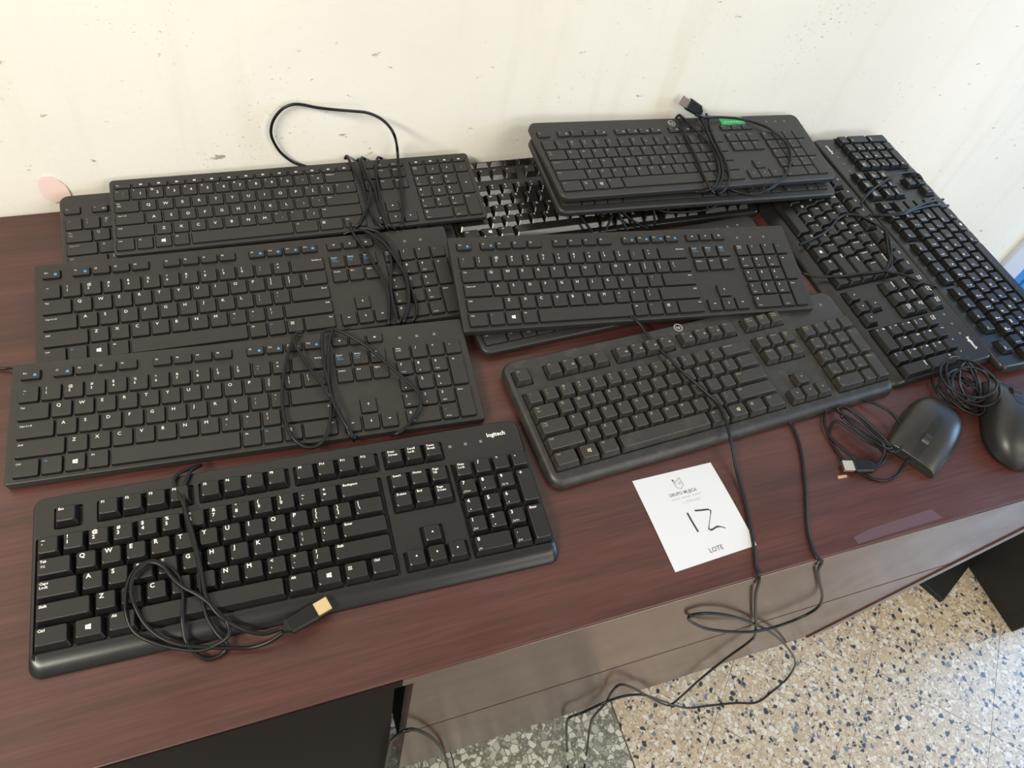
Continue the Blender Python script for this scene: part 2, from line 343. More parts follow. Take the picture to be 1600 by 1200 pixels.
MODELS['dell'] = dict(W=441, D=127, T=9.5, r=3, ins=(1.2, 1.2, 1.2, 1.2), prof=[(1, 0), (0.45, -0.2), (0, -1.2)], kind='flat', kz=3.1, mats=('dell', 'dell_key'), ink=('white_ink', 'blue_ink'), cap=3.3, wcap=1.75, pad=(2.6, 2.3), mode='tl',
    keys=std(8.5, 19.08, 3.0, [45, 64.3, 83.6, 102.9, 122.0], 16.2, 10, 9.8, (9, 37, 125.5, 214, 299.5), 299.5, 18.3, 361.5, 18.4,
        [(7.8, 28, 'Ctrl'), (31, 47, '^Fn'), (50, 66, '@win'), (69, 85.2, 'Alt'), (88.3, 200.2, ''), (203.2, 219.4, 'Alt'), (222.4, 238.8, '^Fn'), (242, 257.7, '@menu'), (260.2, 291.5, '>Ctrl')],
        ['@mute', '@vol', '@vol2'], ['Insert\n^Print\n^Screen', 'Home\n^Scroll\n^Lock', 'PgUp\n^Pause\n^Break', 'Delete', 'End', 'PgDn'], PAD_A,
        ['>Backspace', 'Tab', 'Caps Lock', '>Enter', 'Shift', '>Shift'], ['Esc@b', 'F1@b'] + ['F%d' % i for i in range(2, 9)] + ['F9@b', 'F10@b', 'F11@b', 'F12@b'], ['@aup', '@aleft', '@adown', '@aright']), wells=[],
    leds=[(370.4, 17), (389, 17), (408, 17)], logo=None)
_u = 19.05
MODELS['logi'] = dict(W=447, D=155, T=9.5, shift=6.25, r=10, ins=(4, 4, 3, 15), prof=[(1, 0), (0.7, -0.7), (0.42, -2.4), (0.2, -5.2), (0.06, -7), (0, -8.6)], kind='wedge', kz=7.0, mats=('logi', 'logi_key'), ink=('white_ink', 'blue_ink'), cap=3.7, wcap=2.25, pad=(1.2, 0.8), mode='tl', bold=True,
    keys=std(6.8, 19.3, 0.9, [59.3, 78.6, 97.7, 117.0, 136.6], 18.2, 15, 17.8, (20, 53.4, 137.3, 220.8, 304.6), 304.6, 19.2, 367.8, 19.0,
        [(6.3, 33, 'Ctrl'), (35.2, 57.8, '@win'), (59.8, 82.4, 'Alt'), (84, 199.4, ''), (200.9, 223.8, 'Alt'), (225, 247.6, '@win'), (249, 271, '@menu'), (272.3, 295.6, 'Ctrl')],
        ['Print\nScreen', 'Scroll\nLock', 'Pause\nBreak'], ['Insert', 'Home', 'Page\nUp', 'Delete', 'End', 'Page\nDown'], PAD_B,
        ['Backspace', 'Tab\n@tab', 'Caps\nLock', 'Enter', 'Shift', 'Shift'], FW, ARR),
    wells=[(18.5, 13.5, 41, 34), (52, 13.5, 131.8, 34), (135.8, 13.5, 215.6, 34), (219.4, 13.5, 299.2, 34), (303, 13.5, 363, 34), (5, 39.8, 298, 138), (303, 39.8, 363, 80), (322.4, 97.4, 344, 118.4), (303, 118.2, 363, 138), (366, 39.8, 445, 138)],
    leds=[(370.6, 20.5), (386.5, 20.5), (402.4, 20.5)], logo=('logitech', 410, 15, 4.3))
MODELS['slim'] = dict(W=433, D=128, T=8, r=10, ins=(2.2, 2.2, 2.2, 2.2), prof=[(1, 0), (0.5, -0.35), (0.12, -1.3), (0, -2.6)], kind='flat', kz=2.2, mats=('slim', 'slim_key'), ink=('dim_ink', 'blue_ink'), cap=2.8, wcap=1.6, pad=(2.2, 1.9), mode='tl',
    keys=std(5.6, 18.15, 2.4, [50, 67.2, 84.4, 101.5, 118.5], 14.9, 19, 9, (5.2, 33.3, 117, 200.5, 285.8), 286.0, 18.1, 348, 18.6,
        [(6.1, 31.7, 'Ctrl'), (33.9, 49.3, '@menu'), (51.6, 67.3, '@win'), (69.6, 88.9, 'Alt'), (91.4, 208.5, ''), (211, 229.8, 'Alt'), (232.2, 248.7, '@menu'), (251.1, 275.4, 'Ctrl')],
        ['Print', 'Scroll', 'Pause'], ['Insert', 'Home', 'PgUp', 'Delete', 'End', 'PgDn'], PAD_A,
        ['Backspace', 'Tab\n@tab', 'Caps Lock', 'Enter', 'Shift', 'Shift'], ['Esc', 'F1@w', 'F2', 'F3', 'F4@w', 'F5@w', 'F6@w', 'F7@w', 'F8@w', 'F9@w', 'F10@w', 'F11', 'F12'], ['@aup', '@aleft', '@adown', '@aright']), wells=[],
    leds=[(372, 14), (388, 14), (404, 14)], logo=('hp', 211.4, 10.6, 4.2))
_th = std(4.6, 17.92, 2.7, [31.6, 49.2, 66.8, 84.3, 101.8], 15.0, 8.2, 6.3, (5.7, 24.6, 101.6, 178.6, 282.4), 282.4, 18.3, 344, 18.4,
        [(3.8, 21, 'Ctrl'), (24.5, 39.7, 'Fn'), (43, 58.6, '@win'), (61.6, 76.8, 'Alt'), (80.3, 188.8, ''), (191.7, 216.7, 'Alt'), (219.9, 245.2, '@menu'), (248.1, 272.6, 'Ctrl')],
        ['Print', 'Scroll', 'Pause'], ['Insert', 'Home', 'PgUp', 'Delete', 'End', 'PgDn'], PAD_A,
        ['Backspace', 'Tab\n@tab', 'Caps Lock', 'Enter', 'Shift', 'Shift'], ['Esc'] + ['F%d@w' % i for i in range(1, 13)], ['@up', '@left', '@down', '@right'])
_th = [k for k in _th if not (k[1] == 8.2 and k[0] < 280)]
_th += [(5.7 + i * 19.1, 8.2, 16.5, 6.3, 'Esc' if i == 0 else '@w') for i in range(14)] + [(344 + i * 18.4, 8.2, 15.7, 6.3, '@w') for i in range(4)]
MODELS['thin'] = dict(W=421, D=106.5, T=6, r=5, ins=(1, 1, 1, 1), prof=[(1, 0), (0.4, -0.25), (0, -1.2)], kind='flat', kz=1.8, mats=('thin', 'thin_key'), ink=('white_ink', 'blue_ink'), cap=3.6, wcap=1.5, pad=(2, 2), mode='c', keys=_th, wells=[], leds=[], logo=None)
MODELS['dusty'] = dict(W=452.7, D=156, T=11, shift=2.35, r=14, ins=(5, 5, 4, 10), prof=[(1, 0), (0.6, -0.8), (0.3, -2.8), (0.08, -6), (0, -10)], kind='wedge', kz=7.5, mats=('dusty', 'dusty_key'), ink=('cream_ink', 'cream_ink'), cap=2.9, wcap=1.9, pad=(1.4, 1.2), mode='tl',
    keys=std(9.6, 18.95, 0.8, [64.9, 84.1, 103.0, 122.2, 140.6], 18.3, 17.5, 18.0, (7.6, 44.5, 130.2, 215.6, 304.4), 304.6, 18.4, 371.5, 18.9,
        [(9.8, 36.2, 'Ctrl'), (38.5, 59.5, '@win'), (61.1, 83, 'Alt'), (85.2, 195, ''), (196.6, 219.6, 'Alt'), (221.4, 244, '@win'), (246, 268.6, '@menu'), (270.4, 293.8, 'Ctrl')],
        ['Print\nScreen', 'Scroll\nLock', 'Pause\nBreak'], ['Insert', 'Home', 'Page\nUp', 'Delete', 'End', 'Page\nDown'], PAD_B,
        ['Backspace', 'Tab\n@tab', 'Caps\nLock', 'Enter', 'Shift', 'Shift'], ['Esc', 'F1', 'F2@w', 'F3', 'F4', 'F5@w', 'F6@w', 'F7@w', 'F8@w', 'F9@w', 'F10@w', 'F11@w', 'F12'], ARR),
    wells=[(6.6, 16.5, 27.2, 36.4), (43.4, 16.5, 121, 36.4), (129, 16.5, 206.8, 36.4), (214.4, 16.5, 292.2, 36.4), (303.2, 16.5, 360, 36.4), (8.4, 45.6, 295, 141.7), (303.2, 45.6, 360, 85.2), (321.8, 102.8, 341.6, 123.3), (303.2, 123.1, 360, 141.7), (370, 45.6, 447.6, 141.7)],
    leds=[(385, 20), (406, 20), (427, 20)], logo=('hp', 224.5, 6.8, 4.0))
MODELS['gloss'] = dict(W=432, D=140, T=10, r=8, ins=(2, 2, 2, 4), prof=[(1, 0), (0.5, -0.6), (0.15, -2), (0, -4)], kind='wedge', slope=5.4, kz=5.2, mats=('gloss', 'gloss_key'), ink=('white_ink', 'blue_ink'), cap=2.9, wcap=1.7, pad=(1.4, 1.2), mode='tl',
    keys=std(5.8, 18.0, 0.8, [61, 78.9, 96.8, 114.6, 132.4], 17.0, 18.5, 17.0, (5.8, 35.2, 116.5, 196, 284), 284, 17.6, 346, 17.8,
        [(5.8, 29, 'Ctrl'), (30.5, 51.5, '@win'), (53, 73, 'Alt'), (75, 189, ''), (190.5, 210.5, 'Alt'), (212, 232, '@win'), (233.5, 253, '@menu'), (254.5, 275, 'Ctrl')],
        ['Print', 'Scroll', 'Pause'], ['Insert', 'Home', 'PgUp', 'Delete', 'End', 'PgDn'], PAD_B,
        ['Backspace', 'Tab', 'Caps Lock', 'Enter', 'Shift', 'Shift'], FW, ARR) + [(34 + i * 20, 6.5, 19, 6, '@w') for i in range(12)],
    wells=[(4.6, 43, 276, 134), (283, 43, 338, 80), (283, 97, 338, 134), (345, 43, 418, 134)], leds=[], logo=None)

# ------------------------------------------------------------------ lettering: every string is turned into a small flat mesh once
def strings_of(leg):
    out = []
    for part in (leg if isinstance(leg, tuple) else (leg,)):
        for ln in part.split('\n'):
            if len(ln) == 1: out.append(ln); continue
            ln = ln.lstrip('>^')
            if ln.startswith('.') and len(ln) > 1: ln = ln[1:]
            ln = ln.split('@')[0] if not ln == '@' else ln
            if ln: out.append(ln)
    return out
EXTRA = ['logitech', 'hp', 'GRUPO MUJICA', '11 5793-6403', 'LOTE']
need = set(EXTRA)
for md in MODELS.values():
    for k in md['keys']: need.update(strings_of(k[4]))
TXT = {}
def build_text(items):
    tmp = []
    for s, bold in items:
        c = bpy.data.curves.new('text', 'FONT'); c.body = s; c.size = 1.0; c.resolution_u = 2 if len(s) < 3 or s in EXTRA else 1; c.fill_mode = 'FRONT'; c.offset = 0.022 if bold else 0.0
        o = bpy.data.objects.new('text', c); COL.objects.link(o); tmp.append((s, bold, o, c))
    dg = bpy.context.evaluated_depsgraph_get()
    for s, bold, o, c in tmp:
        me = o.evaluated_get(dg).to_mesh(); v = [(q.co.x, q.co.y) for q in me.vertices]; f = [tuple(p.vertices) for p in me.polygons]
        o.evaluated_get(dg).to_mesh_clear()
        if v:
            x0 = min(a for a, b in v); x1 = max(a for a, b in v); TXT[(s, bold)] = ([(a - x0, b) for a, b in v], f, x1 - x0)
        else: TXT[(s, bold)] = ([], [], 0.2)
    for s, bold, o, c in tmp: bpy.data.objects.remove(o); bpy.data.curves.remove(c)
build_text([(s, b) for s in sorted(need) for b in (False, True)])
CAPH = 0.69
def text_into(V, F, MI, s, x, y, z, cap, mi, align='l', bold=False, sx=1.0):
    """baseline-left (or right / centre) at x, y (mm, y up)"""
    v, f, w = TXT[(s, bold)]; k = cap / CAPH; ox = {'l': 0, 'r': -w * k * sx, 'c': -w * k * sx / 2}[align]; o = len(V)
    V += [((x + ox + a * k * sx) / 1000, (y + b * k) / 1000, z / 1000) for a, b in v]; F += [tuple(i + o for i in q) for q in f]; MI += [mi] * len(f)
def polys_into(V, F, MI, polys, x, y, z, s, mi):
    for p in polys:
        o = len(V); V += [((x + a * s) / 1000, (y + b * s) / 1000, z / 1000) for a, b in p]; F.append(tuple(range(o, o + len(p)))); MI.append(mi)
def rq(x0, y0, x1, y1): return [(x0, y0), (x1, y0), (x1, y1), (x0, y1)]
ICON = {'win': [[(-1, .02), (-.08, .02), (-.08, .9), (-1, .75)], [(.02, .02), (1, .02), (1, 1.05), (.02, .92)], [(-1, -.75), (-.08, -.9), (-.08, -.08), (-1, -.08)], [(.02, -.92), (1, -1.05), (1, -.08), (.02, -.08)]],
    'menu': [rq(-1, -1, -.8, 1), rq(.8, -1, 1, 1), rq(-.8, .8, .8, 1), rq(-.8, -1, .8, -.8), rq(-.5, .25, .5, .42), rq(-.5, -.1, .5, .07), rq(-.5, -.45, .5, -.28)],
    'up': [[(-.7, -.5), (.7, -.5), (0, .7)]], 'down': [[(-.7, .5), (0, -.7), (.7, .5)]], 'left': [[(.5, -.7), (.5, .7), (-.7, 0)]], 'right': [[(-.5, -.7), (.7, 0), (-.5, .7)]],
    'aup': [rq(-.14, -1, .14, .4), [(-.6, .2), (.6, .2), (0, 1)]], 'adown': [rq(-.14, -.4, .14, 1), [(-.6, -.2), (0, -1), (.6, -.2)]],
    'aleft': [rq(-.4, -.14, 1, .14), [(-.2, -.6), (-.2, .6), (-1, 0)]], 'aright': [rq(-1, -.14, .4, .14), [(.2, -.6), (1, 0), (.2, .6)]],
    'tab': [rq(-.6, .35, 1.4, .55), [(-.4, .1), (-.4, .8), (-1, .45)], rq(-1.1, .05, -1, .85), rq(-1, -.55, 1, -.35), [(.8, -.8), (1.4, -.45), (.8, -.1)], rq(1.4, -.85, 1.5, -.05)],
    'mute': [rq(-.8, -.3, -.4, .3), [(-.4, -.3), (.1, -.7), (.1, .7), (-.4, .3)], rq(.3, -.1, .9, .1)], 'vol': [rq(-.8, -.3, -.4, .3), [(-.4, -.3), (.1, -.7), (.1, .7), (-.4, .3)], rq(.3, -.4, .45, .4)],
    'vol2': [rq(-.8, -.3, -.4, .3), [(-.4, -.3), (.1, -.7), (.1, .7), (-.4, .3)], rq(.3, -.4, .45, .4), rq(.65, -.65, .8, .65)],
    'b': [rq(-.9, -.8, .9, .3), rq(-.6, .3, -.35, .8), rq(.35, .3, .6, .8), rq(-.6, .8, .6, 1)], 'w': [rq(-1, -.6, -.2, .6), rq(0, -.6, 1, -.2), rq(.1, 0, .9, .6)]}
def legend_into(V, F, MI, leg, x0, x1, y0, y1, z, md):
    """x0..x1 / y0..y1: the flat top of the key (mm, y up); leg as in the layouts"""
    cap, wc, (px, py), bold = md['cap'], md['wcap'], md['pad'], md.get('bold', False); w, h = x1 - x0, y1 - y0
    if isinstance(leg, tuple):
        a, b = leg
        if b.startswith('.') and len(b) > 1 or b.startswith('@'):
            text_into(V, F, MI, a, x0 + px, y1 - py - cap * .9, z, cap * .9, 1, bold=bold)
            if b[0] == '@': polys_into(V, F, MI, ICON[b[1:]], x0 + px + 1.3, y0 + py * .6 + 1, z, 1.0, 1)
            else: text_into(V, F, MI, b[1:], x0 + px, y0 + py * .7, z, wc * .75, 1)
        elif md['mode'] == 'c':
            text_into(V, F, MI, a, x0 + 2, y1 - 1.4 - cap * .55, z, cap * .6, 1); text_into(V, F, MI, b, x0 + w * .62, y0 + h / 2 - cap * .5, z, cap, 1, 'c')
        else:
            gp = h - 2 * py - cap * 1.7
            text_into(V, F, MI, a, x0 + px + .6, y1 - py - cap * .85, z, cap * .85, 1, bold=bold); text_into(V, F, MI, b, x0 + px + .6, y1 - py - cap * 1.7 - min(gp, 1.6), z, cap * .85, 1, bold=bold)
        return
    if not leg: return
    if leg.startswith('@') and '\n' not in leg:
        n = leg[1:]
        if n in ('win', 'menu'): polys_into(V, F, MI, ICON[n], x0 + (w / 2 if n == 'win' else px + 2), y0 + h * (.5 if n == 'win' else .68), z, 2.1 if n == 'win' else 1.6, 1)
        else: polys_into(V, F, MI, ICON[n], x0 + w / 2, y0 + h * .55, z, min(1.5, h * .3), 1)
        return
    if len(leg) == 1:
        if md['mode'] == 'c': text_into(V, F, MI, leg, x0 + w / 2, y0 + h / 2 - cap / 2, z, cap, 1, 'c')
        else: text_into(V, F, MI, leg, x0 + px + .6, y1 - py - cap, z, cap, 1, bold=bold)
        return
    al = 'r' if leg.startswith('>') else 'l'; y = y1 - min(py, h * .25)
    fx = x1 - 1.4 if al == 'r' else x0 + min(px, 1.6)
    for ln in leg.lstrip('>').split('\n'):
        mi = 1
        if ln.startswith('^'): mi = 2; ln = ln[1:]
        if ln.startswith('@'): polys_into(V, F, MI, ICON[ln[1:]], fx + 2, y - 2.2, z, 1.3, mi); continue
        s, _, ic = ln.partition('@'); c = wc if mi == 1 else wc * .95
        wd = TXT[(s, bold)][2] * c / CAPH; sx = min(1.0, (w - 1.6) / max(wd, .1))
        text_into(V, F, MI, s, fx, y - c, z, c, mi, al, bold, sx); y -= c * 1.45
        if ic: polys_into(V, F, MI, ICON[ic], x1 - w * .24, y0 + h * .38, z, min(1.5, h * .2), 2 if ic == 'b' else 1)
def ring8(x0, x1, y0, y1, c, z): return [(x / 1000, y / 1000, z / 1000) for x, y in ((x0 + c, y0), (x1 - c, y0), (x1, y0 + c), (x1, y1 - c), (x1 - c, y1), (x0 + c, y1), (x0, y1 - c), (x0, y0 + c))]
def key_mesh(w, h, leg, md):
    V, F = [], []; kz = md['kz']; a, b = w / 2, h / 2
    if md['kind'] == 'flat': R = [(0, 0, 0, 0, 1.0, -2.0), (0, 0, 0, 0, 1.0, kz - .45), (.18, .18, .18, .18, .95, kz - .1), (.5, .5, .5, .5, .8, kz)]
    else:
        fr = md.get('slope', 3.6); R = [(0, 0, 0, 0, .8, -2.2), (.25, .25, .25, .2, 1.0, .6), (2.0, 2.0, fr - .5, .9, 1.3, kz - .5), (2.6, 2.6, fr + .3, 1.5, 1.2, kz)]
    for l, r, f, t, c, z in R: V += ring8(-a + l, a - r, -b + f, b - t, c, z)
    for i in range(len(R) - 1):
        for k in range(8): F.append((i * 8 + k, i * 8 + (k + 1) % 8, (i + 1) * 8 + (k + 1) % 8, (i + 1) * 8 + k))
    n = (len(R) - 1) * 8; F.append(tuple(range(n, n + 8))); MI = [0] * len(F)
    l, r, f, t, c, z = R[-1]
    legend_into(V, F, MI, leg, -a + l, a - r, -b + f, b - t, z + .06, md)
    return mesh('key', V, F, False, MI)
def rrect(x0, x1, y0, y1, r, n=7):
    out = []
    for cx, cy, a0 in ((x1 - r, y1 - r, 0), (x0 + r, y1 - r, 90), (x0 + r, y0 + r, 180), (x1 - r, y0 + r, 270)):
        for k in range(n): a = math.radians(a0 + 90 * k / (n - 1)); out.append((cx + r * math.cos(a), cy + r * math.sin(a)))
    return out
def case_mesh(md):
    W, D, T, r, ins = md['W'], md['D'], md['T'], md['r'], md['ins']; bm = bmesh.new(); rings = []
    for s, z in md['prof'] + [(0, -T + .8), (0.25, -T)]:
        loop = rrect(-W / 2 + ins[0] * s, W / 2 - ins[1] * s, -D / 2 + ins[3] * s, D / 2 - ins[2] * s, max(r - ins[0] * s * .6, 1.0))
        rings.append([bm.verts.new((x / 1000, y / 1000, z / 1000)) for x, y in loop])
    n = len(rings[0])
    for a, b in zip(rings, rings[1:]):
        for k in range(n):
            f = bm.faces.new((a[k], b[k], b[(k + 1) % n], a[(k + 1) % n])); f.smooth = True
    bm.faces.new(rings[-1]); edges = [bm.edges.get((rings[0][k], rings[0][(k + 1) % n])) for k in range(n)]
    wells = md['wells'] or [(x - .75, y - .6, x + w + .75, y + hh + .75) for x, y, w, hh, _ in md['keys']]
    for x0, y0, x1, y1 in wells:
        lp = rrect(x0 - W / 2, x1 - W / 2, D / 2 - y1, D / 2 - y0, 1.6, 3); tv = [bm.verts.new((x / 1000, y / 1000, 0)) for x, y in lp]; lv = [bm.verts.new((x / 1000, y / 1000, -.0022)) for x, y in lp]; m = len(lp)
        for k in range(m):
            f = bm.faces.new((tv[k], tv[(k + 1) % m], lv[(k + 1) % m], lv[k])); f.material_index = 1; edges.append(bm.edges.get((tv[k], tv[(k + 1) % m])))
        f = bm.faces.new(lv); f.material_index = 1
    bmesh.ops.triangle_fill(bm, use_beauty=True, edges=edges)
    bmesh.ops.recalc_face_normals(bm, faces=bm.faces[:])
    me = bpy.data.meshes.new('case'); bm.to_mesh(me); bm.free(); return me
BUILT = {}
def model(name):
    if name in BUILT: return BUILT[name]
    md = MODELS[name]; W, D, T = md['W'], md['D'], md['T']; out = []
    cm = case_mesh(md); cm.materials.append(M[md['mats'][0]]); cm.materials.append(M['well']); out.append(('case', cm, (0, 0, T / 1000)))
    for x, y, w, h, leg in md['keys']:
        me = key_mesh(w, h, leg, md)
        for m in (md['mats'][1],) + md['ink']: me.materials.append(M[m])
        out.append(('key', me, ((x + w / 2 - W / 2) / 1000, (D / 2 - y - h / 2) / 1000, T / 1000)))
    for x, y in md['leds']:
        V, F, MI = [], [], []; polys_into(V, F, MI, ICON['menu'], 0, 0, .08, 1.3, 0); me = mesh('indicator_mark', V, F); me.materials.append(M['dim_ink'])
        out.append(('indicator_mark', me, ((x - W / 2) / 1000, (D / 2 - y) / 1000, T / 1000)))
    if md['logo']:
        s, x, y, cap = md['logo']; V, F, MI = [], [], []
        if s == 'hp':
            for k in range(28):
                a0, a1 = (2 * math.pi * (k + j) / 28 for j in (0, 1)); polys_into(V, F, MI, [[(4.4 * math.cos(a0), 4.4 * math.sin(a0)), (4.4 * math.cos(a1), 4.4 * math.sin(a1)), (3.6 * math.cos(a1), 3.6 * math.sin(a1)), (3.6 * math.cos(a0), 3.6 * math.sin(a0))]], 0, 0, .08, 1.25, 0)
            text_into(V, F, MI, 'hp', 0, -1.6, .08, cap, 0, 'c', True)
        else: text_into(V, F, MI, s, 0, -cap / 2, .08, cap, 0, 'l', True)
        me = mesh('logo', V, F); me.materials.append(M['white_ink' if s != 'hp' else 'dim_ink']); out.append(('logo', me, ((x - W / 2) / 1000, (D / 2 - y) / 1000, T / 1000)))
    BUILT[name] = out; return out
def keyboard(kind, pose, label, foot=0, strands=None, r=1.75):
    """pose: centre of the top plane (mm), yaw, rear lift, side tilt in degrees"""
    x, y, z, yaw, pitch, roll = pose; md = MODELS[kind]; T = md['T']
    e = Euler((math.radians(pitch), math.radians(roll), math.radians(yaw)), 'YXZ'); R = e.to_matrix()
    base = Vector(P(x, y, z)) - R @ Vector((0, 0, T / 1000))
    root = bpy.data.objects.new('keyboard', None); COL.objects.link(root); root.rotation_mode = 'YXZ'; root.location = base; root.rotation_euler = e
    tag(root, label, 'keyboard', 'used black keyboards piled on the desk')
    for n, me, loc in model(kind): link(n, me, (), root, loc)
    if foot:
        for s in (-1, 1):
            link('foot', bevel_box('foot', s * md['W'] * .38 - 16, s * md['W'] * .38 + 16, md['D'] / 2 - 24, md['D'] / 2 - 14, -foot, 0.5, 1), (md['mats'][0],), root)
    inv = (Matrix.Translation(base) @ R.to_4x4()).inverted()
    if strands: cable(strands, r, root, inv)
    return root, inv

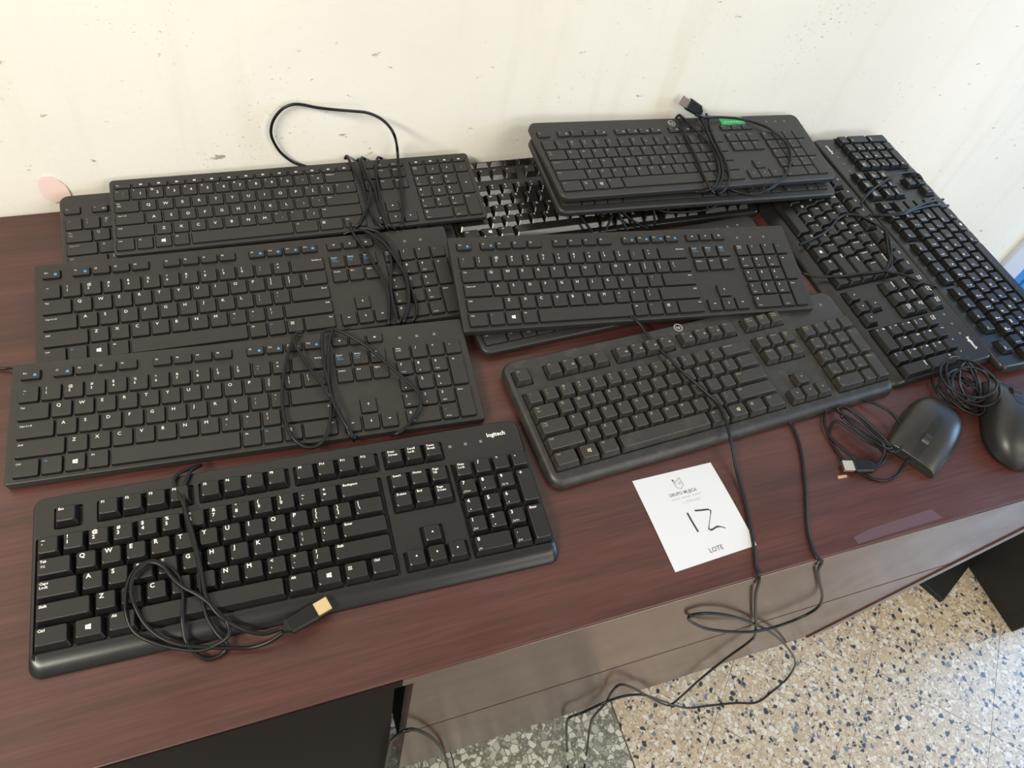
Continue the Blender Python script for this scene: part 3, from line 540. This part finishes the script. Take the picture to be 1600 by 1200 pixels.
# cable runs, mm relative to the desk top
CABLES = {
 'K1': [
  [(-75.5,236.8,10.1),(-85.1,230.1,18.7),(-94.8,224.5,20.4),(-96.2,214.7,20.9),(-90.3,192.4,24.3),(-88.8,175.8,23.5),(-85.1,150.3,22.2),(-83.4,129.4,21.1),(-83.9,109.7,20.1),(-82,89.2,16.6),(-76.6,75,13.9),(-71.9,67.4,11.5),(-70.2,63.1,6.3),(-77,58.6,3),(-87.1,58.6,3),(-94.7,64.4,6.3),(-99,71.3,10.6),(-100.6,79.3,14.1),(-100,93.2,19.3),(-97.7,110.1,20.1),(-99.9,127,21),(-107.7,138.2,21.5),(-118.9,146.1,21.9),(-132.2,142,21.7),(-139.4,129.1,21),(-141.6,112,20.7),(-140.3,98.6,17),(-135.1,88.6,14.5),(-124.9,80.4,12.1),(-111.8,73.1,9.7),(-91.4,65.2,8.3),(-76.6,65.9,10.4),(-66.9,70.1,13.6),(-68.1,82.3,16.3),(-82.6,102.4,23.3),(-95.9,114.8,23.9),(-103.8,125,24.4),(-111.4,138.5,25.1),(-121.2,143.5,25.3),(-131.7,137.1,25),(-135.9,125.3,24.3),(-134.6,112.2,23.7),(-129.3,96.2,19.9),(-121,84.2,16.3),(-110.8,75.9,13.9),(-97.6,69.5,11.6),(-70.2,61.7,7.2),(-53.3,57.9,5),(-38,57.2,9),(-24.3,60.9,13.2)],
  [(-73.8,237,10.1),(-82.8,225.5,20.5),(-88.8,209.2,20.7),(-89.1,185.9,25.5),(-85.6,165.4,24.5),(-83.2,144,23.4),(-81.5,123.3,22.3),(-80.3,104.6,22.4),(-74.2,89.3,19.6),(-64.3,78.5,15.1),(-51.1,68.8,11.6),(-40,65.2,8.4),(-29.4,65.5,8.5),(-23.9,66,9.5)],
 ],
 'K2': [
  [(41.2,365.3,24.2),(35,363.1,27),(30.4,353.8,29.7),(22.8,338.5,28.5),(15.3,317.4,26.7),(9.8,294.6,24.9),(7.5,275.7,23.4),(8.2,256.6,21.9),(12,241.5,19.7),(20.5,231.9,16.5),(31.2,229.5,16.4),(40.4,235.2,19.4),(47.6,248,21.5),(52.7,266.1,22.9),(55.4,285.1,24.5),(54.9,305.3,26.1),(55.7,327.8,27.8),(58.9,350.5,29.7),(62.9,358.4,28.8),(72,360.7,28.1)],
  [(34.9,361.7,27.9),(29.5,354,29.7),(34.7,334,28.2),(42.2,308.9,27.7),(50.2,288.1,27.7),(56.8,270.7,23.8),(61.3,250.7,21.8),(65.3,234.3,18),(68,231.9,9.8)],
  [(73,364,27.3),(65.7,344.9,29.3),(60,320.7,27.3),(55.6,295.1,25.2),(55.3,275.2,26.7),(58.1,259.4,24.9),(64.2,240.9,20.5),(69.7,231.9,10.8)],
  [(71.9,365.3,25.4),(73.7,360,28),(85.6,348.6,29.7),(98.6,334.2,28.7),(110.8,316.9,27.4),(121.1,300.1,26.1),(132.6,281.2,24.7),(139.9,267.5,23.7),(142.1,258.9,23),(137.7,247.9,22.1),(127.2,236.7,20.6),(114.8,227.5,18.8),(107.8,226.5,15.7),(105.4,229.7,8.9)],
 ],
 'K3': [
  [(120.4,510.6,32.8),(119.8,498.5,31.1),(126.9,472.8,30.4),(133.9,448.2,26.9),(139.6,426.4,23.8),(142.3,407.3,21),(138.4,386.1,17.4),(134,370.1,13.6),(134.1,368.8,9.4)],
  [(110.2,500,26.2),(114.8,500.2,28.3),(125.2,498.8,31.1),(136.9,495.1,31.7),(147.7,479.4,30.4),(154.9,463.5,30.2),(154.1,444.3,27.4),(146.4,414.1,23),(143.9,388,19.2),(144.2,370.3,13.7),(144.3,368.4,9.3)],
  [(128.1,504.5,29.9),(142.5,496.5,31.9),(152.6,485.3,31.3),(157.8,468.3,29.9),(161.6,446.1,26.7),(165.4,424.3,23.5),(163.7,405.9,20.9),(157.3,382.5,17.5),(146.7,369.9,13.6),(145.4,368.8,9.4)],
  [(130.1,505.5,30.1),(147.1,492.7,32.4),(156.6,471,32.3),(160.2,448,30),(166.2,428,27.1),(168.4,407.2,21.1),(169.2,388.6,18.4),(167.2,376.8,16.7),(162.3,370.3,12.7),(160.3,368.6,9.4)],
  [(126.1,503.4,29.8),(136.3,492.2,33.3),(149.9,473.3,33.6),(156.7,456.2,32.2),(163.6,432.2,28.2),(165.3,413.1,25.4),(161,387.6,21.2),(152,370.6,13.7),(150.1,369.2,9.5)],
 ],
 'K4': [
  [(85.9,606,41.6),(72.4,610,45.5),(59.5,611,59.4),(52.3,611,75.3),(50.1,611,90.3),(54.5,611,106.3),(65,611,119.6),(77,610,125.7),(88.5,609,125.2),(103.2,607,122),(123,603,120.5),(142.6,597,121.3),(157.3,592,121.7),(169.9,585,119.1),(178.8,577,113.9),(184,568,106.6),(196.2,601.1,62.8),(195.5,590.7,50.4),(192,563.1,43),(188.2,534.6,39.5),(182.9,509.3,36.3),(178,496.9,32.8),(177.5,497.9,27.8)],
  [(134.6,616,40),(137.2,614,44.8),(139.8,589.9,45.4),(144.9,569.7,43),(145.5,550.3,40.6),(145.6,529.1,38),(150,507.6,35.4),(155.1,498,32.7),(157.2,499,27.8)],
  [(148.6,610.5,39.5),(150.8,607.3,44.1),(150.2,586.1,45),(153.3,565.6,43),(151.9,545.9,43.6),(146.3,532.5,42),(140.5,522.3,37.6),(130,506.4,34.6),(125.1,504.3,31.3)],
  [(180.1,610.6,39.7),(173.5,607.1,44.2),(167.1,586.5,45.2),(163.9,567.2,42.8),(161.5,543.4,39.9),(160,520.1,37),(161.3,501.4,34.7),(168.2,495.4,32.5),(170.5,497,27.7)],
  [(159.3,611.8,39.7),(153.9,608.7,44.3),(153.6,575.7,46.3),(158.1,553.3,43.6),(157.7,534.5,38.7),(158.5,513.3,36.2),(160.6,498.3,32.8),(162.5,498.2,27.8)],
 ],
 'K7': [
  [(586,604.9,70.9),(589.3,602.9,77.5),(584.9,586.5,78.2),(579.2,569.6,77.4),(576.9,549.9,75.6),(576.8,527,73.3),(574.5,506.4,71.4),(572.1,482.8,69.2),(571.9,466.7,67.1),(577.8,461.6,62.1)],
  [(586.8,602.3,77.6),(588.5,597.6,79),(595.2,579.8,77.7),(601.3,563.3,75.6),(607.4,547,73.5),(608.6,527.4,71.4),(604.5,508.3,69.8),(597.7,491.4,68.6),(586.8,476,66.9),(576.6,468.6,64.9),(568.8,469.3,60.6),(559.5,472.1,58.5),(555.3,476.9,57.3)],
  [(624.8,605.1,77),(616.2,594.5,77.6),(616.9,579.6,76),(614.4,565.6,75.8),(610.7,547,76.2),(610.4,527.5,74.3),(609.9,509.9,69.5),(602.9,491.2,68.2),(593.5,477.4,66.5),(582.4,468.4,64.4),(577.8,468,59.7)],
  [(633.4,604.8,74.3),(630.4,593.8,75.4),(623.6,574.1,75),(620.3,557.6,73.6),(619,536.1,71.5),(617.8,514.9,69.4),(613.5,494.2,67.7),(607.4,479.2,66.6),(595.1,465.7,65.2),(586.6,460.9,62.4),(584.3,463.8,57.8)],
  [(606.1,592.2,84.2),(612.7,591.2,82.6),(621.2,591.3,79.9),(647.6,595,75.2),(676.6,593.2,72.3),(701.1,586.2,69.7),(720.7,573.8,67.4),(732.2,557.4,64.9),(736.3,539,62.7),(731.3,520,61.1),(718.6,500.4,60.2),(701.2,483.7,59.8),(677.7,468.7,59.1),(656.9,460.3,57.9),(640.3,460.2,54.1),(626,466.1,52.8),(616.4,474.8,52.4),(610.7,481.3,52.5)],
 ],
 'K8': [
  [(490.1,490,44),(495.3,486,42),(501.3,480.9,36),(515.5,472.3,32),(535.1,467.7,31),(559.8,465.3,31),(582.1,466.1,31),(599.6,470.8,32),(606.7,473.1,34),(608.2,473.5,36)],
 ],
 'K6': [
  [(396.6,493.4,34),(402.4,486.8,32),(410.1,475.7,24),(418.9,464.9,16)],
  [(453.7,484.8,34),(451.9,482.8,30),(443.8,472.6,22),(435.6,463.3,14)],
  [(454.9,477.9,34),(458.3,474.6,28),(462,467.1,22),(466.7,461,15)],
  [(459.8,479.9,34),(465.2,475.3,30),(478.7,467.2,22),(497.2,460.7,14)],
  [(503.7,473.2,34),(505.7,470,28),(507.1,464.3,18),(508.4,464,13)],
 ],
 'K10': [
  [(405.1,316.6,26.3),(413.6,305.1,22.9),(415.4,293.3,21.5),(420.8,273.7,20.8),(430.8,236.5,24.4),(446.8,202.4,23.7),(455.7,179.4,22.8),(450.6,144.7,20.1),(445.8,106.1,6),(438.7,71.4,2.5),(425.8,31.2,2.2),(416.6,9.4,2.2),(415,-2.6,-0.5),(443.1,-4,-69.9),(524.7,-6,-243.2),(537.3,-7,-290.9),(530.1,-8,-356.9),(528.9,-9,-461.2),(536.1,-10,-571),(535.3,-10,-622.8),(508.6,-10,-584.4),(442.6,-10,-461.9),(388.4,-9,-360.4),(350.3,-8,-300.2),(346.6,-8,-330.7),(358.2,-8,-410.3),(360.6,-9,-494.2),(387.4,-10,-624.7),(406.6,-26.1,-746),(392,-50.6,-746)],
 ],
 'K12': [
  [(535.6,160.5,8),(541.5,148.5,3),(535.7,119.6,2.2),(515.7,75.8,2.2),(490.3,29.1,2.2),(484,3,2.2),(490,-2.4,-1),(499,-4,-26),(535.1,-4,-86.1),(577,-6,-154.6),(594.6,-8,-199),(585.2,-9,-221.6),(554.4,-9,-234.4),(511.4,-9,-221.6),(462.7,-8,-185.2),(414.5,-6,-141.7),(382.5,-4,-103.6),(364.7,-3,-75.5),(366.1,-3,-65.8),(387.9,-4,-74.3),(429.7,-5,-112.2),(485,-5,-177),(555.7,-6,-265.5),(647.8,-8,-397.3),(755.7,-9,-568.2),(811.1,-10,-672.8),(827.5,-17.6,-746),(788.5,-29.7,-746),(748.5,-38.3,-746),(708.2,-27.6,-746),(656.8,-17.5,-746),(602.2,-13,-714),(540.1,-12,-620.3),(461.7,-12,-486.6),(415.3,-11,-414.2),(378.9,-10,-382.8),(347.7,-10,-384.3),(324.3,-9,-414.8),(308.5,-8,-430.2),(325.4,-8,-521.2),(375.6,-11.1,-746),(365.4,-42.5,-746)],
 ],
 'K13': [
  [(692.3,393.8,19.1),(712.3,398.8,20.3),(734.7,405.1,21.7),(753.5,413.9,22.9),(775.5,427.4,24.2),(793.8,430.1,25.3),(810.4,421.4,26.3),(822.1,405.3,27),(827,387.7,27.3),(822.2,372.4,26.9),(811.3,352.5,26.2),(800.7,336.1,25.6),(790.7,326.1,24.9),(774.2,325.4,23.9),(749.7,328.1,22.5),(724.5,329.5,20.9),(703.8,335.2,17.2),(684.1,340.7,16),(669.2,347.4,17.1)],
  [(827.3,390.2,27.3),(823.6,381.9,27),(810.3,359,26.2),(800.5,339.3,25.6),(785.5,324.3,24.6),(797.7,316.9,25.3),(813,304.2,26.2),(831.2,295.1,22.8),(842.9,289.7,21.5),(850,291.5,16.9)],
 ],
 'K14': [
  [(828.8,444.3,17.1),(837.8,457.3,21.6),(856.7,468.1,26.8),(888.3,482.5,26.3),(920.5,496.2,25.2),(946.8,500.4,23.5),(965.8,497.8,21.3),(970.7,489.2,19),(971.4,479.9,14)],
  [(832.4,429.6,18.9),(853.6,421.9,23.6),(881.6,421.4,25.8),(911.7,428.4,24.9),(945.8,437.6,21.7),(980,444,16.5)],
  [(837.6,428.1,18.6),(857,419.1,24.4),(878.6,417.4,26),(910.1,425.4,24),(946.6,430.4,21.6),(980.7,431.5,15.5)],
 ],
 'mouse1': [
  [(653.8,75.2,6),(645.8,71.7,3),(633,63.6,2),(615.2,59.8,2),(598.9,64.9,2),(587.4,76.8,2),(577.5,89.6,4),(576.6,105.1,2),(577.1,119.4,2),(583.3,132,3),(592.2,139.8,5),(598.5,135.8,7),(605.9,121.2,8),(613.1,106.8,9),(623.9,94.1,10),(636.2,84.8,12),(648.6,88.9,13),(660.1,98.3,13),(665.6,115,12),(665,134.1,10),(655.8,149.1,8),(643.3,159.7,6),(627.2,166,5),(608.7,165.4,5),(592.5,156.1,5),(581.4,141.6,4),(577.6,127.7,4),(578.6,114.8,5),(582.9,100.6,7),(586.4,89.2,9),(594.4,79.2,9),(606.4,75.2,9),(619.9,80.2,9),(625.1,90.2,8),(620.4,109.9,9),(610.5,126.2,10),(603.8,145.8,9),(603.3,154.9,7),(605.9,156.8,9),(613.6,148,12),(620.1,132,13),(625.3,113.6,13),(631.9,97.6,13),(634,86.3,13),(627.3,88.5,14),(622.2,99.2,14),(612.7,114.6,14),(604.6,132.4,14),(601.4,146.9,12),(601,151.9,14),(609.1,148.8,16),(616.3,137.7,17),(623,121.4,17),(628.8,104.2,17),(631.9,89.7,16),(622.3,91.4,17),(612,102.6,18),(602.5,118,18),(596.7,134.7,17),(594,138.3,18),(598.9,137.1,20),(609.2,122.5,20),(618.2,105.4,19),(623.7,93.4,17),(618,83,11),(607.8,77.2,9),(599.2,76.3,8)],
 ],
 'floor': [
  [(50.4,-6,-461.5),(52.4,-6,-368.9),(55,-6,-236.2),(60.6,-6,-194.4),(72.2,-6,-181.1),(84.5,-6,-202.7),(104.5,-6,-273.1),(125.3,-6,-379.1),(145.6,-6,-538.3),(158.9,-6,-678.3)],
 ],
}
STUB = [(-262,398,3),(-245,392.8,3),(-236.7,390.3,5),(-229,383,10),(-222,372,12)]
# ------------------------------------------------------------------ the keyboards
def K(kind, pose, label, foot=0, key=None):
    x, y, z, yaw, p, r = pose; sh = MODELS[kind].get('shift', 0)
    if sh:
        e = Euler((math.radians(p), math.radians(r), math.radians(yaw)), 'YXZ').to_matrix() @ Vector((0, -sh, 0)); x, y, z = x + e.x, y + e.y, z + e.z
    return keyboard(kind, (x, y, z, yaw, p, r), label, foot, CABLES.get(key))
k1, i1 = K('logi', (8.55, 153.8, 14, -1.68, 2.91, 0), 'black wedge-key keyboard with white logo, gold usb plug resting on its front rim', 6.5, 'K1')
usb_plug((-25, 62.4, 13.6), (15.5, 75, 14.6), k1, i1, 'gold')
k2, i2 = K('dell', (-13.0, 303.5, 17, -3.4, 4.9, -.1), 'matt black flat-key keyboard with blue marks, just behind the one with the gold plug', 0, 'K2')
cable([STUB], 1.6, k2, i2, 'cable_end')
k3, i3 = K('dell', (8, 436, 18.7, -1.18, 8.2, 0), 'matt black flat-key keyboard whose number pad is wrapped in a bundled cable, blue function marks', 0, 'K3')
k4, i4 = K('thin', (77.2, 554.0, 36.4, -.72, 7, -.2), 'thin compact grey-black keyboard with a cable loop standing up against the wall', 0, 'K4')
k5, i5 = K('slim', (29.5, 541.6, 20.5, 0, 9, 0), 'charcoal rounded-corner keyboard mostly hidden under the thin compact keyboard, by the pink paper', 11)
k6, i6 = K('gloss', (462.5, 539, 17, .3, 5.9, 0), 'glossy black tall-key keyboard with media buttons, buried under the stacked charcoal keyboards', 6, 'K6')
k8, i8 = K('slim', (577.6, 526.1, 53.0, .55, 5.71, 4.09), 'charcoal rounded keyboard lying under the one with the green sticker', 0, 'K8')
k7, i7 = K('slim', (577.4, 536.5, 69.7, 1.67, 5.89, 4.24), 'charcoal rounded keyboard with a green sticker, topmost of its stack', 0, 'K7')
usb_plug((620.5, 600.5, 81.5), (585, 604.5, 100), k7, i7, 'dark_steel', up=(0, -1, 0.4))
k11, i11 = K('slim', (438.9, 384.4, 14.5, 3.2, 3.6, .1), 'charcoal rounded keyboard sticking out askew beneath a blue-marked keyboard', 5)
k10, i10 = K('dell', (434.7, 371.1, 34.6, -6.07, 8.81, .2), 'matt black flat-key keyboard with worn letters, lying askew on top of a rounded keyboard', 0, 'K10')
k12, i12 = K('dusty', (467.2, 227, 15, 3.28, 2.03, 0), 'dusty black tall-key keyboard with faded cream letters, beside the paper note', 3.5, 'K12')
k13, i13 = K('logi', (771, 391.5, 15.1, -88.1, 3.46, 0), 'black wedge-key keyboard turned sideways with its number pad end beside the mice', 8, 'K13')
k14, i14 = K('logi', (914, 376.3, 15, 91.2, 3.66, 0), 'black wedge-key keyboard turned sideways along the desk end, number pad towards the wall', 8, 'K14')
# green sticker on the top keyboard
W7, D7, T7 = (MODELS['slim'][q] for q in 'WDT')
st = link('sticker', prism('sticker', [(292.5 - W7 / 2, D7 / 2 - 1.4), (292.5 - W7 / 2, D7 / 2 - 18.4), (333 - W7 / 2, D7 / 2 - 18.4), (333 - W7 / 2, D7 / 2 - 1.4)], T7 + .05, T7 + .3, 'z'), ('green',), k7); st['label'] = 'green sticker with a pale line of print'
V, F, MI = [], [], []
for k in range(9): polys_into(V, F, MI, [rq(0, 0, 2.4 - (k % 3) * .6, 1.1)], 298 - W7 / 2 + k * 3.4, D7 / 2 - 13, T7 + .36, 1, 0)
link('sticker_print', mesh('sticker_print', V, F), ('white_ink',), st)

# ------------------------------------------------------------------ loose cable in front of the drawers
lc = cable(CABLES['floor'], 1.9, name='loose_cable'); tag(lc, 'thin black cable arching in front of the desk drawers', 'cable')

# ------------------------------------------------------------------ mice
def mouse(label, loc, ang, sections, strands, wheel, strip):
    """sections: (x, half width, height) from the front edge (x = 0) to the back"""
    root = bpy.data.objects.new('mouse', None); COL.objects.link(root); root.location = P(loc[0], loc[1], 0); root.rotation_euler = (0, 0, math.radians(ang))
    tag(root, label, 'mouse')
    S = [(q.x, q.y, q.z) for q in catmull(sections, 5)]; n = 25; V, F = [], []
    for x, w, hh in S:
        w = max(w, .5); hh = max(hh, 2)
        for k in range(n):
            a = math.pi * k / (n - 1); cs, sn = math.cos(a), math.sin(a)
            V.append((x / 1000, w * math.copysign(abs(cs) ** .62, cs) / 1000, (1.2 + hh * abs(sn) ** .72) / 1000))
    for i in range(len(S) - 1):
        for k in range(n - 1): F.append((i * n + k, i * n + k + 1, (i + 1) * n + k + 1, (i + 1) * n + k))
        F.append((i * n + n - 1, i * n, (i + 1) * n, (i + 1) * n + n - 1))
    F += [tuple(range(n)), tuple((len(S) - 1) * n + k for k in range(n))[::-1]]
    me = mesh('shell', V, F); bm = bmesh.new(); bm.from_mesh(me); bmesh.ops.recalc_face_normals(bm, faces=bm.faces[:])
    for f in bm.faces: f.smooth = len(f.verts) == 4
    bm.to_mesh(me); bm.free(); link('shell', me, ('mouse',), root)
    def top(x):
        for (a, _, p), (b, _, q) in zip(S, S[1:]):
            if a <= x <= b: return 1.2 + p + (q - p) * (x - a) / max(b - a, 1e-6)
        return 10
    a, b, w = strip; N = 16; V, F = [], []
    for i in range(N + 1):
        x = a + (b - a) * i / N; ww = w / 2 * (1 if i < N - 1 else (.8 if i == N - 1 else .4))
        for s in (-1, 1): V += [(x / 1000, s * ww / 1000, (top(x) + .3) / 1000), (x / 1000, s * ww / 1000, (top(x) - 2) / 1000)]
    for i in range(N):
        o = i * 4; F += [(o, o + 2, o + 6, o + 4), (o, o + 4, o + 5, o + 1), (o + 2, o + 3, o + 7, o + 6)]
    F += [(0, 1, 3, 2), (N * 4, N * 4 + 2, N * 4 + 3, N * 4 + 1)]
    link('centre_strip', mesh('centre_strip', V, F), ('mouse_dark',), root)
    wx, ww = wheel; wz = top(wx) - 5.5; V, F = [], []
    for s in (-1, 1):
        for k in range(24): q = 2 * math.pi * k / 24; V.append(((wx + 9 * math.cos(q)) / 1000, s * ww / 2000, (wz + 9 * math.sin(q)) / 1000))
    for k in range(24): F.append((k, (k + 1) % 24, 24 + (k + 1) % 24, 24 + k))
    F += [tuple(range(24))[::-1], tuple(range(24, 48))]
    link('scroll_wheel', mesh('scroll_wheel', V, F), ('mouse',), root)
    inv = (Matrix.Translation(Vector(P(loc[0], loc[1], 0))) @ Matrix.Rotation(math.radians(ang), 4, 'Z')).inverted()
    if strands: cable(strands, 1.5, root, inv, sub=5)
    return root, inv
m1, im1 = mouse('flat black mouse with squared front, its cable coiled in a bundle beside the paper note', (653.5, 74.0), 31.5,
    [(0, 29.5, 11), (6, 30.5, 14.5), (20, 31.5, 20), (40, 32.5, 26), (58, 32.5, 28), (74, 31, 26.5), (88, 26, 21.5), (97, 18.5, 15), (102, 10, 9), (104, 2, 4)], CABLES['mouse1'], (26, 8), (1, 62, 9))
usb_plug((606, 75.8, 8), (569.5, 86.3, 6), m1, im1, 'steel')
lp = []
for k in range(9):
    for j in range(10):
        a = 2 * math.pi * j / 10; q = k + j / 10
        lp.append((776 + 4 * math.sin(q * 2.1) + (24 + 7 * math.sin(q * 1.7)) * math.cos(a + .3 * math.sin(q)), 141 + 6 * math.cos(q * 1.3) + (25 + 7 * math.cos(q * 2.3)) * math.sin(a), 3 + q * 3.6 + (6 * math.sin(a + q) + 5 * math.sin(a)) * min(1, q / 3)))
lp = [(p[0], p[1], max(p[2], 2)) for p in lp] + [(806, 154, 26), (824, 148, 18), (834, 137, 13)]
m2, im2 = mouse('rounded black mouse beside the tangled cable coil at the desk end', (836, 134), 240,
    [(0, 25, 14), (5, 28, 19), (20, 30, 27), (40, 30, 33), (62, 32, 36), (82, 32.5, 33), (98, 28, 26), (109, 19, 17), (114, 9, 9), (116, 2, 4)], [lp], (24, 10), (1, 44, 12))

# ------------------------------------------------------------------ paper note
A, B, C_, D_ = (333, 127.2), (426.5, 127.8), (430, 29.8), (335, 25.4)        # rear left, rear right, front right, front left
note = bpy.data.objects.new('paper_note', None); COL.objects.link(note); note.location = P(381, 78, 0); tag(note, 'white paper lot note with handwritten number 12 lying on the desk', 'paper')
NX, NY = 10, 10; V, F = [], []
def np_(u, v):
    x = (A[0] * (1 - u) + B[0] * u) * (1 - v) + (D_[0] * (1 - u) + C_[0] * u) * v; y = (A[1] * (1 - u) + B[1] * u) * (1 - v) + (D_[1] * (1 - u) + C_[1] * u) * v
    z = .35 + 2.2 * max(0, u - .72) ** 1.5 * math.sin(math.pi * v) * 4 + .5 * (1 - math.cos(2 * math.pi * v)) * (1 - u) * .5
    return x - 381, y - 78, z
for zz in (0, .25):
    for j in range(NY + 1):
        for i in range(NX + 1): a, b, c = np_(i / NX, j / NY); V.append((a / 1000, b / 1000, (c + zz - .25) / 1000))
n0 = (NX + 1) * (NY + 1)
for j in range(NY):
    for i in range(NX):
        o = j * (NX + 1) + i; F += [(n0 + o, n0 + o + NX + 1, n0 + o + NX + 2, n0 + o + 1), (o, o + 1, o + NX + 2, o + NX + 1)]
link('sheet', mesh('sheet', V, F, True), ('paper',), note)
def note_text(s, u, v, cap, mat, bold=False, sx=1.0):
    V, F, MI = [], [], []; text_into(V, F, MI, s, 0, 0, 0, cap, 0, 'c', bold, sx); W = []
    for p in V:
        x, y, z = np_(u + p[0] * 1000 / 95, v - p[1] * 1000 / 98); W.append((x / 1000, y / 1000, (z + .12) / 1000))
    o = link('print', mesh('print', W, F), (mat,), note); o['label'] = 'small line of grey print'
note_text('GRUPO MUJICA', .5, .27, 3.4, 'pencil', True, .95)
V, F = [], []
for k in range(20):
    u = .33 + k * .0185
    if k in (6, 13): continue
    o = len(V)
    for du, dv in ((0, 0), (.012, 0), (.012, -.013), (0, -.013)): x, y, z = np_(u + du, .315 + dv); V.append((x / 1000, y / 1000, (z + .12) / 1000))
    F.append((o, o + 1, o + 2, o + 3))
link('print', mesh('print', V, F), ('light_print',), note)['label'] = 'tiny unreadable line of grey print'
note_text('11 5793-6403', .55, .375, 2.7, 'light_print')
note_text('LOTE', .545, .93, 4.6, 'pencil', True)
x, y, z = np_(.5, .15); V, F, MI = [], [], []
for a, b in (((-5, 6), (-1.2, 3)), ((-1.2, 3), (3.4, 6.6)), ((3.4, 6.6), (5, -2)), ((5, -2), (0.6, -6)), ((.6, -6), (-4, -3.4)), ((-4, -3.4), (-5, 6)), ((4, 1.5), (0.6, 0.6)), ((.6, .6), (1.6, -1.6)), ((-5, 6), (-2.6, 0))):
    d = Vector((b[0] - a[0], b[1] - a[1])); nn = Vector((-d.y, d.x)).normalized() * .55
    polys_into(V, F, MI, [[(a[0] + nn.x, a[1] + nn.y), (a[0] - nn.x, a[1] - nn.y), (b[0] - nn.x, b[1] - nn.y), (b[0] + nn.x, b[1] + nn.y)]], 0, 0, 0, 1, 0)
lg = link('emblem', mesh('emblem', V, F), ('light_print',), note); lg.location = (x / 1000, y / 1000, (z + .22) / 1000)
def stroke(pts, w):
    P2 = catmull([(a, b, 0) for a, b in pts], 6); V, F = [], []
    for i, c in enumerate(P2):
        t = (P2[min(i + 1, len(P2) - 1)] - P2[max(i - 1, 0)]).normalized(); nn = Vector((-t.y, t.x, 0)) * w / 2; x, y, z = np_(c.x, c.y)
        V += [((x + nn.x) / 1000, (y + nn.y) / 1000, (z + .2) / 1000), ((x - nn.x) / 1000, (y - nn.y) / 1000, (z + .2) / 1000)]
    for i in range(len(P2) - 1): F.append((2 * i, 2 * i + 1, 2 * i + 3, 2 * i + 2))
    return V, F
for name, pts in (('marker_stroke', [(.43, .475), (.435, .58), (.445, .695)]), ('marker_stroke', [(.525, .475), (.6, .488), (.695, .505), (.69, .54), (.63, .62), (.575, .70), (.61, .712), (.69, .70), (.76, .735)])):
    V, F = stroke(pts, 2.0); link(name, mesh(name, V, F), ('marker',), note)['label'] = 'handwritten black marker stroke'

# ------------------------------------------------------------------ small things
hp = [(-20, 0), (-24, 12), (-22.5, 24), (-18, 33), (-12, 37), (-5, 35), (0, 28), (3, 18), (2, 8), (0, 0)]
pk = link('paper_scrap', prism('paper_scrap', hp, -.3, .3, 'y'), ('pink',)); pk.location = P(-177, 615.6, 17); pk.rotation_euler = (0, math.radians(-14), 0)
tag(pk, 'pale pink paper scrap leaning on the wall behind a keyboard corner', 'paper')
ch = link('wood_chip', prism('wood_chip', [(-6, -1.5), (5, -2), (6, 1), (-5, 2)], 0, .8, 'z'), ('wood_chip',)); ch.location = P(566, 76.7, 0); tag(ch, 'tiny pale chip lying by the usb plug of the flat mouse', 'chip')
bx = bpy.data.objects.new('storage_box', None); COL.objects.link(bx); bx.location = (1.36, -.07, 0); tag(bx, 'black box standing on the terrazzo floor beyond the desk end', 'box')
link('box_body', bevel_box('box_body', 0, 300, 0, 240, 0, 420, 2), ('black_box',), bx)
link('box_panel', bevel_box('box_panel', -3, 1, 28, 212, 30, 390, 1), ('black_box',), bx)
fc = link('flat_case', bevel_box('flat_case', 0, 135, 0, 130, 0, 14, 2), ('black_box',)); fc.location = (1.241, .026, 0); fc.rotation_euler = (0, 0, math.radians(24)); tag(fc, 'flat black case lying on the floor behind the black box', 'case')
